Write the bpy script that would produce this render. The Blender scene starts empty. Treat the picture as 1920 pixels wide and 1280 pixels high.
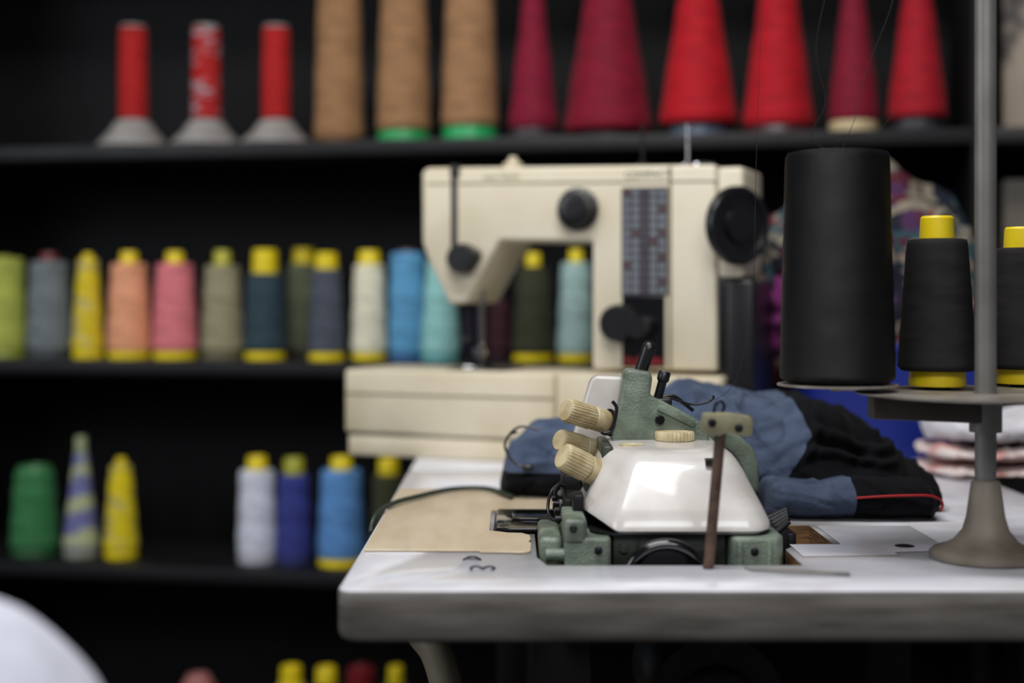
import bpy, bmesh, math, random
from mathutils import Vector, Matrix, noise
random.seed(4)
F=2667.0; ZC=0.979; HY=560.0; TT=0.75
sc=bpy.context.scene
def X(px,d): return (px-960)/F*d
def Z(py,d): return ZC-(py-HY)/F*d
def P(px,py,d): return Vector((X(px,d),d,Z(py,d)))
def lin(c):
    o=[]
    for v in c[:3]:
        v=v/255.0
        o.append(v/12.92 if v<=0.04045 else ((v+0.055)/1.055)**2.4)
    return (o[0],o[1],o[2],1.0)
MC={}
def mat(name,col,rough=0.5,metal=0.0,col2=None,nscale=20.0,lo=0.4,hi=0.65,bump=0.0,bscale=200.0,stretch=(1,1,1),coat=0.0,sheen=0.0,detail=4.0,rvar=0.0,spec=0.5):
    if name in MC: return MC[name]
    m=bpy.data.materials.new(name); m.use_nodes=True
    nt=m.node_tree; N=nt.nodes; L=nt.links
    b=N['Principled BSDF']
    b.inputs['Roughness'].default_value=rough; b.inputs['Metallic'].default_value=metal
    b.inputs['Specular IOR Level'].default_value=spec
    b.inputs['Coat Weight'].default_value=coat; b.inputs['Sheen Weight'].default_value=sheen
    tc=N.new('ShaderNodeTexCoord'); mp=N.new('ShaderNodeMapping'); mp.inputs['Scale'].default_value=stretch
    L.new(tc.outputs['Object'],mp.inputs['Vector'])
    n=N.new('ShaderNodeTexNoise'); n.inputs['Scale'].default_value=nscale; n.inputs['Detail'].default_value=detail
    L.new(mp.outputs['Vector'],n.inputs['Vector'])
    r=N.new('ShaderNodeValToRGB'); e=r.color_ramp.elements
    e[0].position=lo; e[1].position=hi
    c1=lin(col); c2=lin(col2) if col2 else tuple([v*0.82 for v in c1[:3]]+[1])
    e[0].color=c1; e[1].color=c2
    L.new(n.outputs['Fac'],r.inputs['Fac']); L.new(r.outputs['Color'],b.inputs['Base Color'])
    if rvar>0:
        mr=N.new('ShaderNodeMapRange'); mr.inputs['To Min'].default_value=max(0.02,rough-rvar); mr.inputs['To Max'].default_value=min(1,rough+rvar)
        L.new(n.outputs['Fac'],mr.inputs['Value']); L.new(mr.outputs['Result'],b.inputs['Roughness'])
    if bump>0:
        n2=N.new('ShaderNodeTexNoise'); n2.inputs['Scale'].default_value=bscale; n2.inputs['Detail'].default_value=2
        L.new(mp.outputs['Vector'],n2.inputs['Vector'])
        bp=N.new('ShaderNodeBump'); bp.inputs['Strength'].default_value=bump; bp.inputs['Distance'].default_value=0.002
        L.new(n2.outputs['Fac'],bp.inputs['Height']); L.new(bp.outputs['Normal'],b.inputs['Normal'])
    MC[name]=m; return m
def thread(col,col2=None,mode=None,sheen=0.04,rough=0.7,dark=0.5,spec=0.2,fine=330,bump=0.35):
    key='thread_%s_%s_%s_%s'%(col,col2,mode,fine)
    if key in MC: return MC[key]
    m=bpy.data.materials.new('thread'); m.use_nodes=True
    nt=m.node_tree; N=nt.nodes; L=nt.links; b=N['Principled BSDF']
    b.inputs['Roughness'].default_value=rough; b.inputs['Sheen Weight'].default_value=sheen
    b.inputs['Specular IOR Level'].default_value=spec
    tc=N.new('ShaderNodeTexCoord')
    w=N.new('ShaderNodeTexWave'); w.bands_direction='Z'; w.inputs['Scale'].default_value=fine; w.inputs['Distortion'].default_value=6; w.inputs['Detail'].default_value=3; w.inputs['Detail Scale'].default_value=0.4
    rt=N.new('ShaderNodeMapping'); rt.inputs['Rotation'].default_value=(0.12,0.10,0); L.new(tc.outputs['Object'],rt.inputs['Vector'])
    L.new(rt.outputs['Vector'],w.inputs['Vector'])
    mpx=N.new('ShaderNodeMapping'); mpx.inputs['Scale'].default_value=(1,1,5); mpx.inputs['Rotation'].default_value=(-0.15,0.1,0); L.new(tc.outputs['Object'],mpx.inputs['Vector'])
    nb=N.new('ShaderNodeTexNoise'); nb.inputs['Scale'].default_value=24; nb.inputs['Detail'].default_value=5; L.new(mpx.outputs['Vector'],nb.inputs['Vector'])
    md=N.new('ShaderNodeMath'); md.operation='MULTIPLY_ADD'; L.new(w.outputs['Fac'],md.inputs[0]); md.inputs[1].default_value=0.4
    m2=N.new('ShaderNodeMath'); m2.operation='MULTIPLY'; L.new(nb.outputs['Fac'],m2.inputs[0]); m2.inputs[1].default_value=1.0; L.new(m2.outputs[0],md.inputs[2])
    r=N.new('ShaderNodeValToRGB'); c=lin(col)
    r.color_ramp.elements[0].color=tuple([v*dark for v in c[:3]]+[1]); r.color_ramp.elements[1].color=tuple([min(1,v*1.08) for v in c[:3]]+[1])
    r.color_ramp.elements[0].position=0.42; r.color_ramp.elements[1].position=0.86
    L.new(md.outputs[0],r.inputs['Fac'])
    out=r.outputs['Color']
    if col2:
        mx=N.new('ShaderNodeMix'); mx.data_type='RGBA'
        mp=N.new('ShaderNodeMapping'); L.new(tc.outputs['Object'],mp.inputs['Vector'])
        r2=N.new('ShaderNodeValToRGB')
        if mode=='band':
            mp.inputs['Rotation'].default_value=(0.15,0.2,0)
            w2=N.new('ShaderNodeTexWave'); w2.bands_direction='Z'; w2.inputs['Scale'].default_value=5.0; w2.inputs['Distortion'].default_value=2.5; w2.inputs['Detail Scale'].default_value=8
            L.new(mp.outputs['Vector'],w2.inputs['Vector']); L.new(w2.outputs['Fac'],r2.inputs['Fac'])
            r2.color_ramp.elements[0].position=0.5; r2.color_ramp.elements[1].position=0.75
        else:
            mp.inputs['Scale'].default_value=(1,1,3.0); mp.inputs['Rotation'].default_value=(0.2,0.35,0)
            n=N.new('ShaderNodeTexNoise'); n.inputs['Scale'].default_value=26
            L.new(mp.outputs['Vector'],n.inputs['Vector']); L.new(n.outputs['Fac'],r2.inputs['Fac'])
            r2.color_ramp.elements[0].position=0.52; r2.color_ramp.elements[1].position=0.59
        L.new(r2.outputs['Color'],mx.inputs[0]); L.new(out,mx.inputs[6]); mx.inputs[7].default_value=lin(col2)
        out=mx.outputs[2]
    L.new(out,b.inputs['Base Color'])
    bp=N.new('ShaderNodeBump'); bp.inputs['Strength'].default_value=bump; bp.inputs['Distance'].default_value=0.0008
    L.new(md.outputs[0],bp.inputs['Height']); L.new(bp.outputs['Normal'],b.inputs['Normal'])
    MC[key]=m; return m

WL={}
COL=sc.collection
def root(name,loc,label,cat,group=None):
    o=bpy.data.objects.new(name,None); o.empty_display_size=0.02; o.location=loc; COL.objects.link(o)
    WL[o.name]=Vector(loc); o['label']=label; o['category']=cat
    if group: o['group']=group
    return o
def part(name,geo,mats,parent=None,label=None,smooth=35,matf=None,cat=None,kind=None,group=None,origin=None):
    vs,fs=geo
    org=WL[parent.name] if parent else Vector((0,0,0))
    own=Vector(origin) if origin is not None else org
    me=bpy.data.meshes.new(name); me.from_pydata([tuple(Vector(v)-own) for v in vs],[],fs); me.update()
    bm=bmesh.new(); bm.from_mesh(me); bmesh.ops.recalc_face_normals(bm,faces=bm.faces); bm.to_mesh(me); bm.free()
    if not isinstance(mats,(list,tuple)): mats=[mats]
    for m in mats: me.materials.append(m)
    if matf:
        for p in me.polygons: p.material_index=matf(p.center+own,p.normal,p.index)
    if smooth:
        for p in me.polygons: p.use_smooth=True
        me.set_sharp_from_angle(angle=math.radians(smooth))
    o=bpy.data.objects.new(name,me); COL.objects.link(o)
    o.location=own-org
    if parent: o.parent=parent
    WL[o.name]=own
    if label: o['label']=label
    if cat: o['category']=cat
    if kind: o['kind']=kind
    if group: o['group']=group
    return o
def merge(*gs):
    V=[];Fc=[]
    for vs,fs in gs:
        n=len(V); V+=[Vector(v) for v in vs]; Fc+=[[i+n for i in f] for f in fs]
    return V,Fc
def frombm(bm):
    bm.verts.ensure_lookup_table(); bm.verts.index_update()
    g=([v.co.copy() for v in bm.verts],[[v.index for v in f.verts] for f in bm.faces]); bm.free(); return g
def tobm(geo):
    bm=bmesh.new(); vs=[bm.verts.new(v) for v in geo[0]]
    for f in geo[1]: bm.faces.new([vs[i] for i in f])
    return bm
def bisect(geo,planes):
    bm=tobm(geo)
    for co,no in planes:
        bmesh.ops.bisect_plane(bm,geom=bm.verts[:]+bm.edges[:]+bm.faces[:],plane_co=co,plane_no=no)
    return frombm(bm)
def bevelgeo(geo,w,seg=2):
    bm=tobm(geo)
    bmesh.ops.recalc_face_normals(bm,faces=bm.faces)
    if w>0:
        es=[e for e in bm.edges if len(e.link_faces)==2 and e.calc_face_angle(0)>0.3]
        bmesh.ops.bevel(bm,geom=es,offset=w,segments=seg,affect='EDGES',profile=0.5,clamp_overlap=True)
    return frombm(bm)
def box(x0,x1,y0,y1,z0,z1,bev=0.0,seg=2):
    v=[(x,y,z) for z in (z0,z1) for y in (y0,y1) for x in (x0,x1)]
    f=[(0,1,3,2),(4,6,7,5),(0,4,5,1),(2,3,7,6),(0,2,6,4),(1,5,7,3)]
    return bevelgeo(([Vector(a) for a in v],f),bev,seg)
def extr(front,back,bev=0.0,seg=2):
    n=len(front); v=[Vector(a) for a in front]+[Vector(a) for a in back]
    f=[list(range(n)),list(range(2*n-1,n-1,-1))]+[[i,(i+1)%n,n+(i+1)%n,n+i] for i in range(n)]
    return bevelgeo((v,f),bev,seg)
def prism(poly,d0,d1,bev=0.0,seg=2):
    fr=[P(a,b,d0) for a,b in poly]; bk=[Vector((p.x,d1,p.z)) for p in fr]
    return extr(fr,bk,bev,seg)
def slab(poly,z0,z1,bev=0.0,seg=2):
    return extr([(a,b,z0) for a,b in poly],[(a,b,z1) for a,b in poly],bev,seg)
def lathe(prof,org,axis=(0,0,1),seg=40,teeth=0,tamp=0.0,tr=None,rf=None):
    q=Vector(axis).normalized().to_track_quat('Z','Y'); org=Vector(org)
    if teeth: seg=teeth*4
    V=[];Fc=[]
    for i,(r,z) in enumerate(prof):
        for k in range(seg):
            a=2*math.pi*k/seg; rr=r
            if teeth and (tr is None or tr[0]<=i<=tr[1]): rr=r*(1+tamp*(1 if k%4 in(0,1) else -1))
            if rf: rr+=rf(a,z,r)
            V.append(org+q@Vector((rr*math.cos(a),rr*math.sin(a),z)))
    for i in range(len(prof)-1):
        for k in range(seg):
            Fc.append([i*seg+k,i*seg+(k+1)%seg,(i+1)*seg+(k+1)%seg,(i+1)*seg+k])
    Fc.append(list(range(seg))[::-1]); Fc.append([(len(prof)-1)*seg+k for k in range(seg)])
    return V,Fc
def torus(R,r,org,axis,seg=48,rs=12,flat=1.0):
    q=Vector(axis).normalized().to_track_quat('Z','Y'); org=Vector(org); V=[];Fc=[]
    for i in range(seg):
        a=2*math.pi*i/seg
        for j in range(rs):
            b=2*math.pi*j/rs; rr=R+r*math.cos(b)
            V.append(org+q@Vector((rr*math.cos(a),rr*math.sin(a),r*flat*math.sin(b))))
    for i in range(seg):
        for j in range(rs):
            Fc.append([i*rs+j,((i+1)%seg)*rs+j,((i+1)%seg)*rs+(j+1)%rs,i*rs+(j+1)%rs])
    return V,Fc
def sweep(pts,r,rs=8,sub=6):
    pts=[Vector(p) for p in pts]; Q=[]
    n=len(pts)
    if n>2:
        for i in range(n-1):
            p0=pts[max(i-1,0)];p1=pts[i];p2=pts[i+1];p3=pts[min(i+2,n-1)]
            for k in range(sub):
                t=k/sub
                Q.append(0.5*((2*p1)+(p2-p0)*t+(2*p0-5*p1+4*p2-p3)*t*t+(3*p1-p0-3*p2+p3)*t*t*t))
        Q.append(pts[-1])
    else: Q=pts
    V=[];Fc=[];up=Vector((0.13,0.21,0.97)).normalized()
    for i,p in enumerate(Q):
        t=(Q[min(i+1,len(Q)-1)]-Q[max(i-1,0)]).normalized()
        a=t.cross(up)
        if a.length<0.05: a=t.cross(Vector((1,0,0)))
        a.normalize(); b=t.cross(a).normalized()
        for k in range(rs):
            th=2*math.pi*k/rs; V.append(p+a*math.cos(th)*r+b*math.sin(th)*r)
    for i in range(len(Q)-1):
        for k in range(rs): Fc.append([i*rs+k,i*rs+(k+1)%rs,(i+1)*rs+(k+1)%rs,(i+1)*rs+k])
    Fc.append(list(range(rs))[::-1]); Fc.append([(len(Q)-1)*rs+k for k in range(rs)])
    return V,Fc
def cyl(a,b,r,seg=20):
    a=Vector(a);b=Vector(b); return lathe([(r,0),(r,(b-a).length)],a,b-a,seg)
def rrect(x0,x1,y0,y1,r,n=6):
    o=[]
    for cx,cy,a0 in((x1-r,y1-r,0),(x0+r,y1-r,90),(x0+r,y0+r,180),(x1-r,y0+r,270)):
        for k in range(n+1):
            a=math.radians(a0+90*k/n); o.append((cx+r*math.cos(a),cy+r*math.sin(a)))
    return o
def rpoly(pts,r,n=5):
    o=[];m=len(pts)
    for i in range(m):
        a=Vector(pts[i-1]);b=Vector(pts[i]);c=Vector(pts[(i+1)%m])
        ra=min(r,(a-b).length*0.45); rc=min(r,(c-b).length*0.45)
        p=b+(a-b).normalized()*ra; q=b+(c-b).normalized()*rc
        for k in range(n+1):
            t=k/n; o.append(tuple(p*(1-t)**2+b*2*t*(1-t)+q*t*t))
    return o
def loft(secs):
    V=[];Fc=[];n=len(secs[0])
    for s in secs: V+=[Vector(p) for p in s]
    for i in range(len(secs)-1):
        for k in range(n): Fc.append([i*n+k,i*n+(k+1)%n,(i+1)*n+(k+1)%n,(i+1)*n+k])
    Fc.append(list(range(n))[::-1]); Fc.append([(len(secs)-1)*n+k for k in range(n)])
    return V,Fc
def interp(tab,x):
    if x<=tab[0][0]: return tab[0][1:]
    for a,b in zip(tab,tab[1:]):
        if x<=b[0]:
            t=(x-a[0])/(b[0]-a[0]); t=t*t*(3-2*t)*0.5+t*0.5
            return [u+(v-u)*t for u,v in zip(a[1:],b[1:])]
    return tab[-1][1:]
def cloth(tab,nx=120,nr=64,amp=0.006,fs=(9,22,22),pw=0.75,seed=0,zmin=None,mid=0.5,diag=False,extra=None):
    x0=tab[0][0];x1=tab[-1][0];secs=[]
    for i in range(nx+1):
        x=x0+(x1-x0)*i/nx; ya,yb,zb,zt=interp(tab,x)
        e=min(i,nx-i)/6.0; sh=math.sqrt(max(0.04,1-(1-min(e,1))**2))
        ring=[]
        for k in range(nr):
            a=2*math.pi*k/nr; c=math.cos(a);s=math.sin(a)
            cy=math.copysign(abs(c)**pw,c);sz=math.copysign(abs(s)**pw,s)
            y=(ya+yb)/2+(yb-ya)/2*cy*sh
            z=zb+(zt-zb)*(mid+(1-mid)*sz*sh) if sz>0 else zb+(zt-zb)*(mid+mid*sz)
            p=Vector((x,y,z))
            if diag: q=Vector(((x+z*1.3)*8+seed,(z-x*0.5)*24,y*11))
            else: q=Vector((x*fs[0]+seed,y*fs[1]+z*6,z*fs[2]+x*5))
            d=noise.noise(q)*amp+noise.noise(q*2.3)*amp*0.4
            rd=1-abs(noise.noise(q*0.8+Vector((7,3,1))))*2.4
            d+=max(0,rd)**4*amp*0.9
            rd=1-abs(noise.noise(q*1.7+Vector((1,13,4))))*3
            d-=max(0,rd)**3*amp*0.6
            if extra: d+=extra(p)
            dirv=Vector((0,cy,sz)).normalized()
            p+=dirv*d
            if zmin is not None: p.z=max(p.z,zmin+0.0003)
            ring.append(p)
        secs.append(ring)
    return loft(secs)
def blob(c,r,amp,fs,seed=0,sub=5,zmin=None,p2=1.0):
    bm=bmesh.new(); bmesh.ops.create_icosphere(bm,subdivisions=sub,radius=1)
    for v in bm.verts:
        d=v.co.normalized(); q=d*fs+Vector((seed,0,0))
        k=1+amp*(noise.noise(q)+0.5*noise.noise(q*2.1)+0.7*(0.5-abs(noise.noise(q*1.3+Vector((5,5,5))))))
        sx=math.copysign(abs(d.x)**p2,d.x);sy=math.copysign(abs(d.y)**p2,d.y)
        v.co=Vector((c[0]+sx*r[0]*k,c[1]+sy*r[1]*k,c[2]+d.z*r[2]*k))
        if zmin is not None: v.co.z=max(v.co.z,zmin+0.0004)
    return frombm(bm)

# ---------------- materials
black=mat('black_paint',(11,11,14),0.7,bump=0.1,bscale=60,col2=(7,7,9),spec=0.25)
blackwall=mat('black_wall',(9,9,11),0.85,spec=0.2)
blackplastic=mat('black_plastic',(20,20,22),0.35)
blackgloss=mat('black_gloss',(12,12,14),0.14,coat=0.5)
cream=mat('cream_enamel',(222,212,190),0.4,col2=(208,196,168),nscale=5,coat=0.12)
cream2=mat('cream_plastic',(214,203,178),0.44,col2=(196,182,152),nscale=7)
white=mat('white_enamel',(203,199,195),0.26,col2=(188,182,176),nscale=18,coat=0.3,bump=0.04,bscale=40,rvar=0.06)
green=mat('hammered_green',(116,128,113),0.45,col2=(80,90,79),nscale=38,bump=0.35,bscale=420,coat=0.08,detail=8)
greendark=mat('oily_green',(58,64,55),0.38,col2=(34,36,32),nscale=40,coat=0.15)
knobm=mat('aged_ivory_plastic',(198,184,148),0.45,col2=(168,149,110),nscale=60)
steel=mat('worn_steel',(120,118,115),0.35,metal=0.9,nscale=40)
dsteel=mat('dark_steel',(44,43,46),0.4,metal=0.7,nscale=40)
chrome=mat('chrome',(215,215,215),0.12,metal=1.0)
polem=mat('grey_pole',(124,122,118),0.45,metal=0.3,col2=(104,102,98),nscale=15)
trayd=mat('tray_metal',(150,144,136),0.4,metal=0.2,col2=(116,108,99),nscale=30)
basem=mat('aged_grey_plastic',(128,119,106),0.55,col2=(104,94,82),nscale=22)
yel=mat('yellow_plastic',(236,208,26),0.4)
rust=mat('rusty_rod',(96,74,62),0.5,metal=0.4,col2=(66,50,42),nscale=80)
clampm=mat('drab_clamp',(140,136,106),0.5,col2=(112,108,84),nscale=40)
ply=mat('plywood',(200,184,158),0.42,col2=(172,151,122),nscale=6,stretch=(3.5,0.9,1),lo=0.4,hi=0.75,bump=0.06,bscale=60,detail=7)
plydark=mat('plywood_edge',(140,104,66),0.7,col2=(90,62,38),nscale=40,stretch=(1,1,8))

def tablemat():
    m=bpy.data.materials.new('table_laminate'); m.use_nodes=True; nt=m.node_tree;N=nt.nodes;L=nt.links;b=N['Principled BSDF']
    tc=N.new('ShaderNodeTexCoord'); g=N.new('ShaderNodeNewGeometry'); sp=N.new('ShaderNodeSeparateXYZ'); L.new(g.outputs['Normal'],sp.inputs[0])
    n=N.new('ShaderNodeTexNoise'); n.inputs['Scale'].default_value=14; n.inputs['Detail'].default_value=8; L.new(tc.outputs['Object'],n.inputs['Vector'])
    r=N.new('ShaderNodeValToRGB'); r.color_ramp.elements[0].position=0.42; r.color_ramp.elements[1].position=0.82
    r.color_ramp.elements[0].color=lin((226,226,234)); r.color_ramp.elements[1].color=lin((190,186,186)); L.new(n.outputs['Fac'],r.inputs['Fac'])
    mp=N.new('ShaderNodeMapping'); mp.inputs['Scale'].default_value=(0.5,1,3.5); L.new(tc.outputs['Object'],mp.inputs['Vector'])
    n2=N.new('ShaderNodeTexNoise'); n2.inputs['Scale'].default_value=28; n2.inputs['Detail'].default_value=8; L.new(mp.outputs['Vector'],n2.inputs['Vector'])
    r2=N.new('ShaderNodeValToRGB'); r2.color_ramp.elements[0].position=0.3; r2.color_ramp.elements[1].position=0.72
    r2.color_ramp.elements[0].color=lin((120,115,110)); r2.color_ramp.elements[1].color=lin((80,75,70)); L.new(n2.outputs['Fac'],r2.inputs['Fac'])
    mr=N.new('ShaderNodeMapRange'); mr.inputs['From Min'].default_value=0.55; mr.inputs['From Max'].default_value=0.8; L.new(sp.outputs['Z'],mr.inputs['Value'])
    mx=N.new('ShaderNodeMix'); mx.data_type='RGBA'; L.new(mr.outputs['Result'],mx.inputs[0]); L.new(r2.outputs['Color'],mx.inputs[6]); L.new(r.outputs['Color'],mx.inputs[7])
    L.new(mx.outputs[2],b.inputs['Base Color'])
    mr2=N.new('ShaderNodeMapRange'); mr2.inputs['To Min'].default_value=0.04; mr2.inputs['To Max'].default_value=0.30; L.new(n.outputs['Fac'],mr2.inputs['Value'])
    mr3=N.new('ShaderNodeMix'); mr3.data_type='FLOAT'; L.new(mr.outputs['Result'],mr3.inputs[0]); mr3.inputs[2].default_value=0.6; L.new(mr2.outputs['Result'],mr3.inputs[3]); L.new(mr3.outputs[0],b.inputs['Roughness'])
    return m
lam=tablemat()

# ---------------- room
fl=part('floor',box(-3.5,3.5,-2.5,3.2,-0.05,0),mat('concrete',(44,41,39),0.8,nscale=4),kind='structure',smooth=0)
wb=part('wall_back',box(-3.5,3.5,3.1,3.2,0,2.8),blackwall,kind='structure',smooth=0)
ce=part('ceiling',box(-3.5,3.5,-2.5,3.2,2.8,2.85),mat('ceiling_paint',(120,118,116),0.9),kind='structure',smooth=0)

# ---------------- shelving
th=math.radians(10); cS,sS=math.cos(th),math.sin(th); D0=2.44
def SW(s,t,z): return Vector((s*cS+t*sS, D0-s*sS+t*cS, z))
def Sof(px,t):
    f=(px-960)/F; return (f*(D0+t*cS)-t*sS)/(cS+f*sS)
def sbox(s0,s1,t0,t1,z0,z1,bev=0.002):
    vs,fs=box(s0,s1,t0,t1,z0,z1,bev); return [SW(v.x,v.y,v.z) for v in vs],fs
ZS={'top':ZC+0.278,'middle':ZC-0.111,'bottom':ZC-0.481,'lowest':ZC-0.85}
sh=root('shelving_unit',SW(0,0.15,0.0),'tall black painted wooden shelving full of thread','shelf')
S0,S1=-1.15,1.15; SUP=Sof(1838,0.0)
part('back_panel',sbox(S0,S1,0.31,0.325,0.0,1.85),black,sh)
for sx in (S0,SUP,S1): part('side_panel',sbox(sx-0.012,sx+0.012,0.0,0.31,0.0,1.85),black,sh)
shelfm=mat('black_shelf',(17,17,20),0.5,col2=(11,11,13),nscale=12,rvar=0.1,spec=0.35)
for z in list(ZS.values())+[ZC+0.72,0.05]:
    part('shelf_board',sbox(S0+0.012,SUP-0.012,0.0,0.31,z-0.026,z),shelfm,sh)
    part('shelf_board',sbox(SUP+0.012,S1-0.012,0.0,0.31,z-0.026,z),shelfm,sh)

def tcone(px,shelf,hwt,hwb,ytt,ycap,col,name,lab,t=0.08,capcol=(240,214,20),basecol=None,baseh=0.014,capr=0.5,col2=None,mode=None,baser=0.97,dark=0.5):
    s=Sof(px,t); z0=ZS[shelf]; o=SW(s,t,z0); D=o.y; k=D/F
    rt=hwt*k; rb=hwb*k; zt=Z(ytt,D)-z0; zc=Z(ycap,D)-z0 if ycap else zt+0.004
    rc=rt*capr
    r=root(name,o,lab,'thread cone','thread cones on the %s shelf'%shelf)
    H=zt-baseh
    prof=[(rc*0.95,baseh+0.001),(rb*0.93,baseh+0.001),(rb*0.99,baseh+0.005)]
    rn=random.Random(int(px))
    for i in range(1,25):
        u=i/25; prof.append((rb+(rt-rb)*u+0.0006*math.sin(u*17+px)+rn.uniform(-0.0004,0.0004),baseh+0.006+(H-0.012)*u))
    prof+=[(rt,zt-0.005),(rt*0.97,zt-0.002),(rt*0.88,zt),(rc*0.95,zt)]
    part('thread_winding',lathe([(a,b) for a,b in prof],o,seg=36),thread(col,col2,mode,dark=dark),r,smooth=60)
    cm=mat('core_%s'%(capcol,),capcol,0.4); bmz=cm if basecol is None else mat('core_%s'%(basecol,),basecol,0.45)
    part('plastic_core',lathe([(rb*baser*0.97,0.0005),(rb*baser,0.003),(rb*baser*0.96,baseh),(rc*0.9,baseh+0.004),(rc,zt-0.002),(rc,zt+0.002),(rc*0.93,zc-0.002),(rc*0.85,zc),(rc*0.6,zc),(rc*0.55,zc-0.006)],o,seg=28),[bmz,cm],r,matf=lambda c,n,i,z=z0+baseh+0.01:(0 if c.z<z else 1))
    return r
mid='middle'
A=[ (5,38,44,484,None,(176,184,84),'lime green thread cone standing on the shelf',dict(capcol=(150,160,60))),
 (92,34,42,490,474,(116,124,126),'grey thread cone with a dark red core tip',dict(capcol=(110,40,45),basecol=(70,75,78))),
 (165,19,30,486,475,(230,204,40),'slim cone of yellow and white variegated thread',dict(col2=(182,172,130))),
 (242,33,42,494,472,(238,166,128),'peach thread cone on a yellow core',{}),
 (328,34,43,494,472,(226,126,134),'pink thread cone on a yellow core',{}),
 (417,32,40,498,470,(154,148,118),'khaki thread cone on an olive core',dict(capcol=(190,185,60),basecol=(110,105,80))),
 (497,34,40,512,468,(50,70,80),'dark teal thread cone on a yellow core',dict(capr=0.72)),
 (570,30,36,494,466,(92,98,76),'dark olive thread cone with a yellow core tip',dict(t=0.2,capr=0.7,basecol=(50,50,40))),
 (612,27,35,504,474,(80,85,98),'slate grey thread cone on a yellow core',dict(capr=0.8,t=0.06)),
 (692,28,34,496,470,(236,232,206),'cream thread cone on a yellow core',dict(capr=0.75)),
 (764,32,36,474,468,(98,164,208),'sky blue thread cone standing upright',dict(capcol=(90,80,90),basecol=(60,110,160))),
 (826,26,38,488,480,(158,216,212),'pale aqua thread cone standing upright',dict(capcol=(150,200,200),basecol=(120,190,190),t=0.07)),
 (880,18,22,590,578,(44,30,60),'small dark purple thread cone',dict(capcol=(50,34,66),t=0.2)),
 (936,20,28,565,550,(66,34,42),'small dark maroon thread cone',dict(capcol=(60,34,42),t=0.14)),
 (1000,30,40,500,474,(62,64,46),'dark olive green thread cone on a yellow core',{}),
 (1080,28,36,492,468,(166,196,192),'pale grey aqua thread cone on a yellow core',{}),
]
for px,a,b,yt,yc,c,l,kw in A: tcone(px,mid,a,b,yt,yc,c,'thread_cone',l,**kw)
B=[(65,36,45,882,872,(58,122,74),'green thread cone with a green core tip',dict(capcol=(60,120,70),basecol=(40,90,50),capr=0.9)),
 (152,13,33,850,818,(118,120,172),'slim cone of lavender and pale green banded thread',dict(col2=(168,174,136),mode='band',capcol=(150,160,120),basecol=(150,155,140),capr=0.85)),
 (227,20,32,872,858,(236,212,30),'slim cone of yellow and grey variegated thread',dict(col2=(164,158,112))),
 (482,32,37,880,855,(220,222,238),'white thread cone with a yellow core tip',dict(basecol=(190,190,200),capr=0.6)),
 (551,28,34,888,858,(56,64,138),'navy blue thread cone with an olive yellow core tip',dict(capcol=(170,170,50),basecol=(50,55,110),capr=0.7)),
 (640,38,45,880,856,(98,152,214),'bright blue thread cone on a yellow core',dict(capr=0.55)),
 (728,28,35,888,858,(66,68,46),'dark olive thread cone with a yellow core tip',dict(capr=0.7)),
 (806,28,34,888,860,(90,90,94),'grey thread cone on a yellow core',{}),]
for px,a,b,yt,yc,c,l,kw in B: tcone(px,'bottom',a,b,yt,yc,c,'thread_cone',l,**kw)
C=[(372,30,36,1276,1264,(180,112,108),'dusty pink thread cone on the low shelf',dict(capcol=(170,110,105),capr=0.8)),
 (546,26,31,1282,1248,(200,190,90),'pale yellow thread cone with a yellow core tip',dict(capr=0.8)),
 (612,25,30,1280,1250,(60,60,50),'dark thread cone with a yellow core tip',dict(capr=0.8)),
 (677,26,30,1250,1243,(120,20,28),'dark red thread cone on the low shelf',dict(capcol=(100,20,25))),
 (742,25,31,1282,1248,(60,70,60),'green grey thread cone with a yellow core tip',dict(capr=0.6)),]
for px,a,b,yt,yc,c,l,kw in C: tcone(px,'lowest',a,b,yt,yc,c,'thread_cone',l,**kw)
T=[(636,40,47,-30,-45,(156,116,80),'tall tan brown thread cone',dict(capcol=(120,90,60),basecol=(120,90,60),baseh=0.006,t=0.07)),
 (757,42,52,-30,-45,(158,118,82),'tall tan brown thread cone on a green base',dict(capcol=(30,150,80),baseh=0.02,t=0.07)),
 (881,44,54,-40,-55,(160,120,84),'tall tan brown thread cone on a bright green base',dict(capcol=(30,160,90),baseh=0.024,t=0.07)),
 (1000,14,47,-60,-110,(128,17,46),'narrow crimson thread cone on the top shelf',dict(capcol=(60,50,55),baseh=0.02,t=0.08)),
 (1140,28,84,-100,-130,(128,15,40),'wide crimson thread cone on the top shelf',dict(capcol=(50,40,45),baseh=0.012,t=0.09,baser=0.8)),
 (1309,24,74,-90,-120,(180,18,32),'wide bright red thread cone on a blue grey base',dict(capcol=(90,105,125),baseh=0.022,t=0.09,baser=0.75)),
 (1459,24,68,-90,-120,(176,17,32),'bright red thread cone on the top shelf',dict(capcol=(60,30,35),baseh=0.014,t=0.08)),
 (1600,14,48,-70,-110,(126,18,42),'narrow crimson thread cone on a cream base',dict(capcol=(200,180,140),baseh=0.022,t=0.08)),
 (1720,18,56,-80,-110,(164,20,36),'red thread cone on a dark base',dict(capcol=(60,60,66),baseh=0.024,t=0.08,baser=0.8)),]
for px,a,b,yt,yc,c,l,kw in T: tcone(px,'top',a,b,yt,yc,c,'thread_cone',l,**kw)
gf=mat('grey_flange',(144,140,136),0.55,col2=(124,120,116))
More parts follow.
